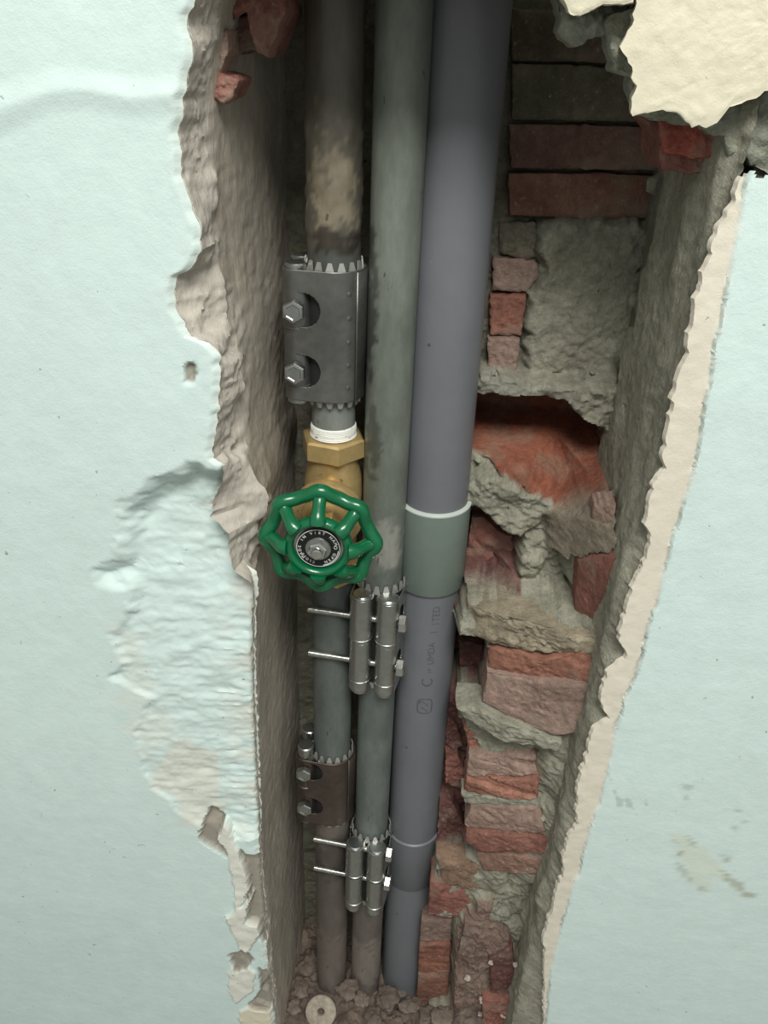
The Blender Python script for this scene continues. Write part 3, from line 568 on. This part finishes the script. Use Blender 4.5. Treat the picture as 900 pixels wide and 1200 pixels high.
pipe('steel_pipe', AL, 0.0174, ZF - .02, midz(LB0, LB1) - .002, lambda q: stain(q, lin((106, 98, 92)), [(lin((132, 122, 114)), 388, 1130, .03, .06, .6), (lin((70, 64, 60)), 388, 1010, .03, .03, .6)]), 'brownish steel pipe under the lowest left clamp, standing in the rubble', GR)
pipe('steel_pipe', AM, RP, midz(MA0, MA1) + .002, 0.12, lambda q: stain(q, lin((114, 120, 111)), [(lin((58, 62, 56)), 428, 360, .0075, .055, .8), (lin((70, 74, 66)), 436, 520, .008, .03, .75), (lin((168, 166, 158)), 455, 640, .012, .022, .6), (lin((96, 104, 98)), 455, 678, .03, .008, .8)]), 'long greenish grey middle steel pipe with dark damp stains beside the valve', GR)
pipe('steel_pipe', AM, RP * .98, midz(MB0, MB1) + .002, midz(MA0, MA1) - .002, lambda q: stain(q, lin((108, 115, 111)), []), 'clean steel pipe between the two clamps that have long screws', GR)
pipe('steel_pipe', AM, RP, ZF - .02, midz(MB0, MB1) - .002, lambda q: stain(q, lin((112, 104, 98)), [(lin((158, 148, 138)), 432, 1130, .03, .04, .5)]), 'dusty steel pipe below the lowest clamp with long screws', GR)
# plastic waste pipe
BD = .113
BT, BB = P(548, 20, BD), P(474, 1120, BD)
def bax(z):
    t = (z - BB[2]) / (BT[2] - BB[2]); return (BB[0] + (BT[0] - BB[0]) * t, BD + 0 * t)
S0, S1 = PZ(522, 606, .085), PZ(515, 702, .085); T0, T1 = PZ(487, 992, .086), PZ(482, 1046, .086)
RB = 0.0257
GP = 'lengths of grey plastic waste pipe'
def ppipe(z0, z1, label, r=RB): return pipe('plastic_pipe', (bax(z1), bax(z0)), r, z0, z1, None, label, GP, m=M_PVC, n=64)
ppipe(midz(S0, S1) + .001, 0.12, 'thick grey plastic pipe, the long upper length above the green grey socket')
p_mid = ppipe(midz(T0, T1) + .001, midz(S0, S1) - .001, 'grey plastic pipe with printed lettering between the two sockets')
ppipe(ZF - .02, midz(T0, T1) - .001, 'lowest grey plastic pipe, going down into the rubble')
def socket(z0, z1, r, m, label, rimm):
    a0 = np.array([*bax(z0), z0]); a1 = np.array([*bax(z1), z1]); L = np.linalg.norm(a1 - a0)
    e = empty('pipe_socket', a0, label, 'pipe socket', 'plastic pipe sockets')
    mk('sleeve', lathe([(RB + .0003, 0), (r - .001, 0), (r, .0015), (r, L - .001), (r - .0008, L), (RB + .0003, L)], a0, a1 - a0, 64, cap=False), m, e)
    mk('collar_rim', lathe([(RB + .0002, -.0002), (r + .0003, 0), (r + .0004, .0012), (r - .0006, .0022), (RB + .0002, .0026)], a0 + (a1 - a0) * (1 - .0016 / L), a1 - a0, 64, cap=False), rimm, e)
socket(S1, S0, .0286, M_SOCK, 'green grey plastic socket joining the thick pipe beside the valve wheel', M_RIM)
socket(T1, T0, .0274, M_PVC, 'plain grey plastic socket low on the thick pipe near the rubble', M_PVC)
def print_on_pipe():
    parts = []; cz = lambda y: PZ(505, y, .088)
    zc0 = cz(836); zc1 = cz(712)
    items = [('C', 800, .014), ('rr', 786, .007), ('UMDA', 766, .0085), ('I', 741, .0085), ('1TED', 722, .0088)]
    for s, y, size in items:
        V, Fs = text_geo(s, size, 0.0001); parts.append((V, Fs, cz(y), s))
    ring = []                                            # rounded outline emblem with a slanting stroke
    def stroke(path, r, z):
        V, Fs = tube([(a, b, 0) for a, b in path], r, 6); V[:, 2] *= 0.2; parts.append((V, Fs, z, 'e'))
    q = [(math.copysign(abs(math.cos(t)) ** .5, math.cos(t)) * .0085, math.copysign(abs(math.sin(t)) ** .5, math.sin(t)) * .0065) for t in np.linspace(0, 2 * math.pi, 33)]
    stroke(q, .0006, cz(828)); stroke([(-.006, -.003), (-.002, .003), (.001, -.003), (.006, .003)], .0007, cz(828)); stroke([(.0025, .0045), (.007, .0045)], .0006, cz(828))
    out = []
    for V, Fs, z, s in parts:
        zc = z + V[:, 0]; lean = (z - zc0) / (zc1 - zc0)
        ang = math.radians(-90) + math.radians(6 + 12 * lean) + (-V[:, 1]) / RB
        b = bax(zc); W = np.stack([b[0] + np.cos(ang) * (RB + .00012 + V[:, 2] * .4), b[1] + np.sin(ang) * (RB + .00012 + V[:, 2] * .4), zc], 1); out.append((W, Fs))
    mk('printed_lettering', joinm(out), M_INK, p_mid, sm=None)
print_on_pipe()

# ------------------------------------------------------------------ repair clamps
def clamp(ax, z0, z1, th, label, sheet_m, bolt_z, tail=0.036, bars_up=0.0, rivets=False):
    """z0 top, z1 bottom, th turns the bars from the left round towards the viewer"""
    R = 0.0212; e = empty('pipe_clamp', (ax[0], ax[1], z1), label, 'pipe clamp', 'steel pipe repair clamps')
    ct, st = math.cos(th), math.sin(th)
    def W(u, v, z):                                     # local: u to the right, v towards the viewer
        u, v = np.asarray(u, float), np.asarray(v, float); uu = u * ct - v * -st * -1; 
        x = u * ct - v * st; vv = u * -st * -1 + v * ct
        return np.stack(np.broadcast_arrays(ax[0] + x, ax[1] - vv, z), -1)
    b1, b2, br = (-0.0236, 0.0106), (-0.0236, -0.0112), 0.0086
    H = z0 - z1
    # casing: round bar one, along the front, round the pipe, back to bar two
    pr = []
    for a in np.linspace(math.radians(262), math.radians(96), 16): pr.append((b1[0] + br * math.cos(a), b1[1] + br * math.sin(a)))
    a0 = math.radians(96); p0 = np.array(pr[-1]); p1 = np.array([R * math.cos(a0), R * math.sin(a0)])
    for t in np.linspace(0, 1, 46)[1:]: pr.append(tuple(p0 + (p1 - p0) * t))
    for a in np.linspace(a0, math.radians(-110), 60)[1:]: pr.append((R * math.cos(a), R * math.sin(a)))
    p0 = np.array(pr[-1]); p1 = np.array([b2[0] + br * math.cos(math.radians(-96)), b2[1] + br * math.sin(math.radians(-96))])
    for t in np.linspace(0, 1, 20)[1:]: pr.append(tuple(p0 + (p1 - p0) * t))
    for a in np.linspace(math.radians(-96), math.radians(-262), 16)[1:]: pr.append((b2[0] + br * math.cos(a), b2[1] + br * math.sin(a)))
    pr = np.array(pr); zz = np.linspace(z1, z0, int(H / 0.0006)); U = np.repeat(pr[None, :, 0], len(zz), 0); Vv = np.repeat(pr[None, :, 1], len(zz), 0); Zg = np.repeat(zz[:, None], len(pr), 1)
    rnd = 0.004                                          # drop the casing corners
    keep = np.ones(U.shape, bool); hw = H * 0.125
    for bz in bolt_z:
        for sgn in (1, -1):
            ins = (np.abs(Zg - bz) < hw) & (U < -0.0065 - hw) | ((U + 0.0065 + hw) ** 2 + (Zg - bz) ** 2 < hw ** 2)
            keep &= ~(ins & (Vv * sgn > 0.002))
    mask = keep[:-1, :-1] & keep[1:, 1:] & keep[:-1, 1:] & keep[1:, :-1]
    o = mk('casing', grid(W(U, Vv, Zg), mask, flip=False), sheet_m, e, sm=30)
    sd = o.modifiers.new('thick', 'SOLIDIFY'); sd.thickness = 0.0011; sd.offset = 0
    # overlap of the casing sheet on the right, inner sleeve, toothed grip rings
    an = np.linspace(math.radians(40), math.radians(-75), 40); zz2 = np.linspace(z1 + .0008, z0 - .0008, 3); A, Z2 = np.meshgrid(an, zz2)
    o = mk('overlap_sheet', grid(W((R + .0013) * np.cos(A), (R + .0013) * np.sin(A), Z2)), sheet_m, e, sm=30); sd = o.modifiers.new('thick', 'SOLIDIFY'); sd.thickness = 0.001; sd.offset = 0
    mk('sealing_sleeve', lathe([(R - .0022, .002), (R - .0012, .003), (R - .0012, H - .003), (R - .0022, H - .002)], (ax[0], ax[1], z1), n=48), M_DARK, e)
    for nm, zb, sg in (('toothed_ring', z0 - .002, 1), ('toothed_ring', z1 + .002, -1)):
        parts = []; nt = 16
        for k in range(nt):
            V = []
            for rr in (R - .0006, R - .0016):
                for (f, h) in ((-.42, 0), (.42, 0), (.17, .0072), (-.17, .0072)):
                    a = 2 * math.pi * (k + f) / nt; r2 = rr - (.0012 if h else 0); V.append(W(r2 * math.cos(a), r2 * math.sin(a), zb + sg * h))
            parts.append((np.array(V), [[0, 1, 2, 3], [7, 6, 5, 4], [0, 4, 5, 1], [1, 5, 6, 2], [2, 6, 7, 3], [3, 7, 4, 0]]))
        mk(nm, joinm(parts), M_TOOTH, e, sm=None)
    # bars with the loops of sheet round them
    for (bu, bv) in (b1, b2):
        c0 = W(bu, bv, z1 - .004); c1 = W(bu, bv, z0 + bars_up)
        bo = mk('bar', rod(c0, c1, br - .0010, 32, .0009), M_STEEL, e)
        for (fa, fb, dr) in ((.98, .56, .0010), (.53, .10, .0006)):
            mk('sheet_loop', lathe([(br - .0009, 0), (br + dr, .0001), (br + dr + .0005, .0005), (br + dr + .0004, .0011), (br + dr, .0014), (br + dr, H * (fa - fb)), (br - .0009, H * (fa - fb) + .0002)], W(bu, bv, z1 + H * fb), n=36, cap=False), M_STEEL if th else sheet_m, bo)
    # bolts: hex head on bar one's outer side, threaded tail out past bar two
    for bz in bolt_z:
        hd = br + .0012; d0 = W(b1[0], b1[1] + hd, bz); dirv = W(b1[0], b1[1] + hd + 1, bz) - d0
        bo = mk('bolt', lathe([(.0072, 0), (.0078, .0006), (.0078, .0054), (.0070, .0062), (.0054, .0064), (.0046, .0058)], d0, dirv, 6, math.pi / 6), M_CHROME if th else M_STEEL, e, sm=20)
        L = hd + (b1[1] - b2[1]) + br + tail; tp = []; npit = int(L / .00055)
        for i in range(npit + 1): tp.append((.0026 if i % 2 else .0032, -L * i / npit))
        mk('threaded_shank', lathe(tp[::-1], d0, dirv, 16), M_CHROME if th else M_STEEL, bo, sm=20)
    if rivets:
        for k in range(5):
            a = math.radians(54); zz_ = z0 - H * (0.16 + 0.18 * k); c0 = W((R + .0004) * math.cos(a), (R + .0004) * math.sin(a), zz_); d = W((R + 1) * math.cos(a), (R + 1) * math.sin(a), zz_) - c0
            mk('rivet', lathe([(.0017, 0), (.0017, .0003), (.0012, .0006)], c0, d, 16), M_STEELD, e)
    return e
bz = lambda x, ys, d: [PZ(x, y, d) for y in ys]
clamp(AL, LA0, LA1, 0.0, 'grey steel clamp plate with two bolt windows just above the brass valve', M_STEELD, bz(350, (366, 438), .07), bars_up=.003, rivets=True)
clamp(AL, LB0, LB1, 0.0, 'brownish steel clamp plate low on the leftmost pipe, below the green wheel', mat('stained_steel', (104, 94, 86), 0.40, 0.85, noise=((22, 0.16), (140, 0.14)), rvar=0.1), bz(350, (908, 948), .07), bars_up=.012)
TH = math.radians(-84)
clamp(AM, MA0, MA1, TH, 'shiny steel clamp with two bars and long screws right under the green wheel', M_STEEL, bz(440, (736, 788), .06))
clamp(AM, MB0, MB1, TH, 'small shiny steel clamp with long screws, lowest of all, near the rubble', M_STEEL, bz(440, (1008, 1042), .06), tail=.034)

# ------------------------------------------------------------------ gate valve with green handwheel
HUB = P(372, 646, 0.008); ZV = HUB[2]; VC = np.array([AL[0], AL[1], ZV + .000])
sd_ = HUB - VC; sd_[2] = 0; SX = sd_ / np.linalg.norm(sd_)           # stem direction, out of the wall
GV = empty('gate_valve', (AL[0], AL[1], VB), 'brass gate valve with a green eight-lobed handwheel on the left pipe', 'valve')
hx = .0245
Ht = VT - ZV; Hb = ZV - VB
mk('body', lathe([(.0175, -Hb + .016), (.0185, -Hb + .018), (.019, -.028), (.0215, -.016), (.0225, 0), (.0215, .014), (.0190, .026), (.0190, Ht - .018), (.0195, Ht - .014)], VC, n=48), M_BRASS, GV, sm=60)
for a, b in ((Ht - .016, Ht), (-Hb, -Hb + .016)):
    mk('hex_end', lathe([(hx * .92, a), (hx, a + .0015), (hx, b - .0015), (hx * .92, b), (.0175, b)], VC, n=6, phase=.3), M_BRASS, GV, sm=15)
BZ = VC + np.array([0, 0, .016])
BZ = VC
mk('bonnet', lathe([(.019, .010), (.0190, .026), (.0215, .030), (.0262, .032), (.0268, .040), (.0256, .0420), (.0185, .0424), (.0180, .0416), (.0150, .0416), (.0135, .044), (.0120, .054), (.0100, .056)], BZ, SX, 48), M_BRASS, GV, sm=40)
mk('packing_nut', lathe([(.0125, .052), (.0130, .053), (.0130, .061), (.0118, .062)], BZ, SX, 6), M_BRASS, GV, sm=15)
LS = np.linalg.norm(sd_)
mk('stem', lathe([(.0048, .058), (.0042, LS - .001), (.0042, LS + .0030), (.0036, LS + .0042), (.0024, LS + .0046)], BZ, SX, 24), M_CHROME, GV)
u_, v_, w_ = frame(SX); RW = .0385
if v_[2] < 0: u_, v_ = -u_, -v_
if u_[0] < 0: u_ = -u_
def wp(r, a, h): return HUB + u_ * r * math.cos(a) + v_ * r * math.sin(a) + w_ * h
rim = []; NL = 8; PH = math.radians(90)
for i in range(160):
    a = 2 * math.pi * i / 160; k = math.cos(NL * (a - PH)); r = RW * (1 - .045 + .055 * k + .012 * math.cos(2 * NL * (a - PH))); rim.append(wp(r, a, -.0155 + .0012 * k))
HW = mk('handwheel', tube(rim, .0049, 14, True), M_GREEN, GV, sm=80)
for k in range(NL):
    a = PH + k * 2 * math.pi / NL; path = []; rad = []
    for t in np.linspace(0, 1, 12):
        path.append(wp(RW * (.98 - .42 * t), a, -.0155 + .0120 * sst(0.05, 0.95, t) + .0012)); rad.append(.0054 - .0010 * math.sin(math.pi * t) + .0006 * t)
    mk('spoke', tube(path, rad, 12), M_GREEN, HW, sm=80)
mk('hub_ring', lathe([(.0172, -.0095), (.0225, -.0095), (.0242, -.0070), (.0230, -.0030), (.0208, -.0008), (.0188, -.0012), (.0174, -.004), (.0172, -.0095)], HUB, SX, 64, cap=False), M_GREEN, HW, sm=80)
mk('hub_disc', lathe([(.0045, -.010), (.0175, -.010), (.0175, -.0065), (.0045, -.0065)], HUB, SX, 48), M_STEEL, HW)
mk('name_plate', lathe([(.0040, -.0065), (.0146, -.0065), (.0150, -.0060), (.0150, -.0036), (.0040, -.0034)], HUB, SX, 64), M_BLACK, HW)
def plate_text():
    parts = []
    def put(s, r, a_mid, size, da):
        for i, ch in enumerate(s):
            if ch == ' ': continue
            a = a_mid - (i - (len(s) - 1) / 2) * da; V, Fs = text_geo(ch, size, .0001)
            t = np.array([-math.sin(a), math.cos(a)]) * -1; n = np.array([math.cos(a), math.sin(a)])
            xy = np.array([r * math.cos(a), r * math.sin(a)]) + V[:, :1] * t + V[:, 1:2] * n
            parts.append((HUB + xy[:, :1] * u_ + xy[:, 1:] * v_ + w_ * (-.0033 + V[:, 2:3]), Fs))
    put('MADE IN VIET NAM', .0128, math.radians(118), .0030, math.radians(13)); put('O', .0120, math.radians(8), .0036, 0); put('OPEN', .0118, math.radians(-42), .0030, math.radians(14)); put('CLOSE', .0118, math.radians(-130), .0026, math.radians(12))
    arc = [HUB + u_ * .0140 * math.cos(a) + v_ * .0140 * math.sin(a) + w_ * -.0034 for a in np.radians(np.linspace(-75, -5, 20))]; parts.append(tube(arc, .0003, 6))
    arc = [HUB + u_ * .0149 * math.cos(a) + v_ * .0149 * math.sin(a) + w_ * -.0036 for a in np.radians(np.linspace(0, 360, 60, endpoint=False))]; parts.append(tube(arc, .00025, 6, True))
    mk('plate_lettering', joinm(parts), M_WHITE, HW, sm=None)
plate_text()
mk('washer', lathe([(.0045, -.0034), (.0088, -.0034), (.0090, -.0028), (.0086, -.0022), (.0045, -.0022)], HUB, SX, 40), M_STEEL, HW)
mk('hex_nut', lathe([(.0068, -.0022), (.0070, -.0018), (.0070, .0010), (.0060, .0020), (.0046, .0020), (.0044, .0006)], HUB, SX, 6, .3), M_CHROME, HW, sm=15)
# thread tape wound on the stub above the valve
zt_ = VT + .0005; tp = []
for i in range(16): tp.append((.0166 + .0010 * abs(math.sin(i * 1.7)) - .00005 * i, i * .0006))
o = mk('thread_tape', lathe([(.0160, 0)] + tp + [(.0160, 16 * .0006)], (AL[0], AL[1], zt_), n=48, cap=False), M_TAPE, sm=40)
tag(o, 'white thread seal tape wound round the steel stub above the brass valve', 'tape')

# ------------------------------------------------------------------ small round block in the rubble
c0 = P(376, 1186, .055); nv = np.array([0.05, -0.72, 0.69]); nv /= np.linalg.norm(nv)
o = mk('round_spacer', lathe([(.0045, -.006), (.0165, -.006), (.0178, -.004), (.0178, 0), (.0168, .0012), (.0052, .0014), (.0042, .0006), (.0038, -.006), (.0045, -.006)], c0, nv, 40, cap=False), mat('chalky_plastic', (160, 150, 134), 0.8, noise=((60, 0.2), (250, 0.2)), bump=((500, 0.0005),)), sm=50)
tag(o, 'pale round disc with a central hole lying in the rubble', 'disc')
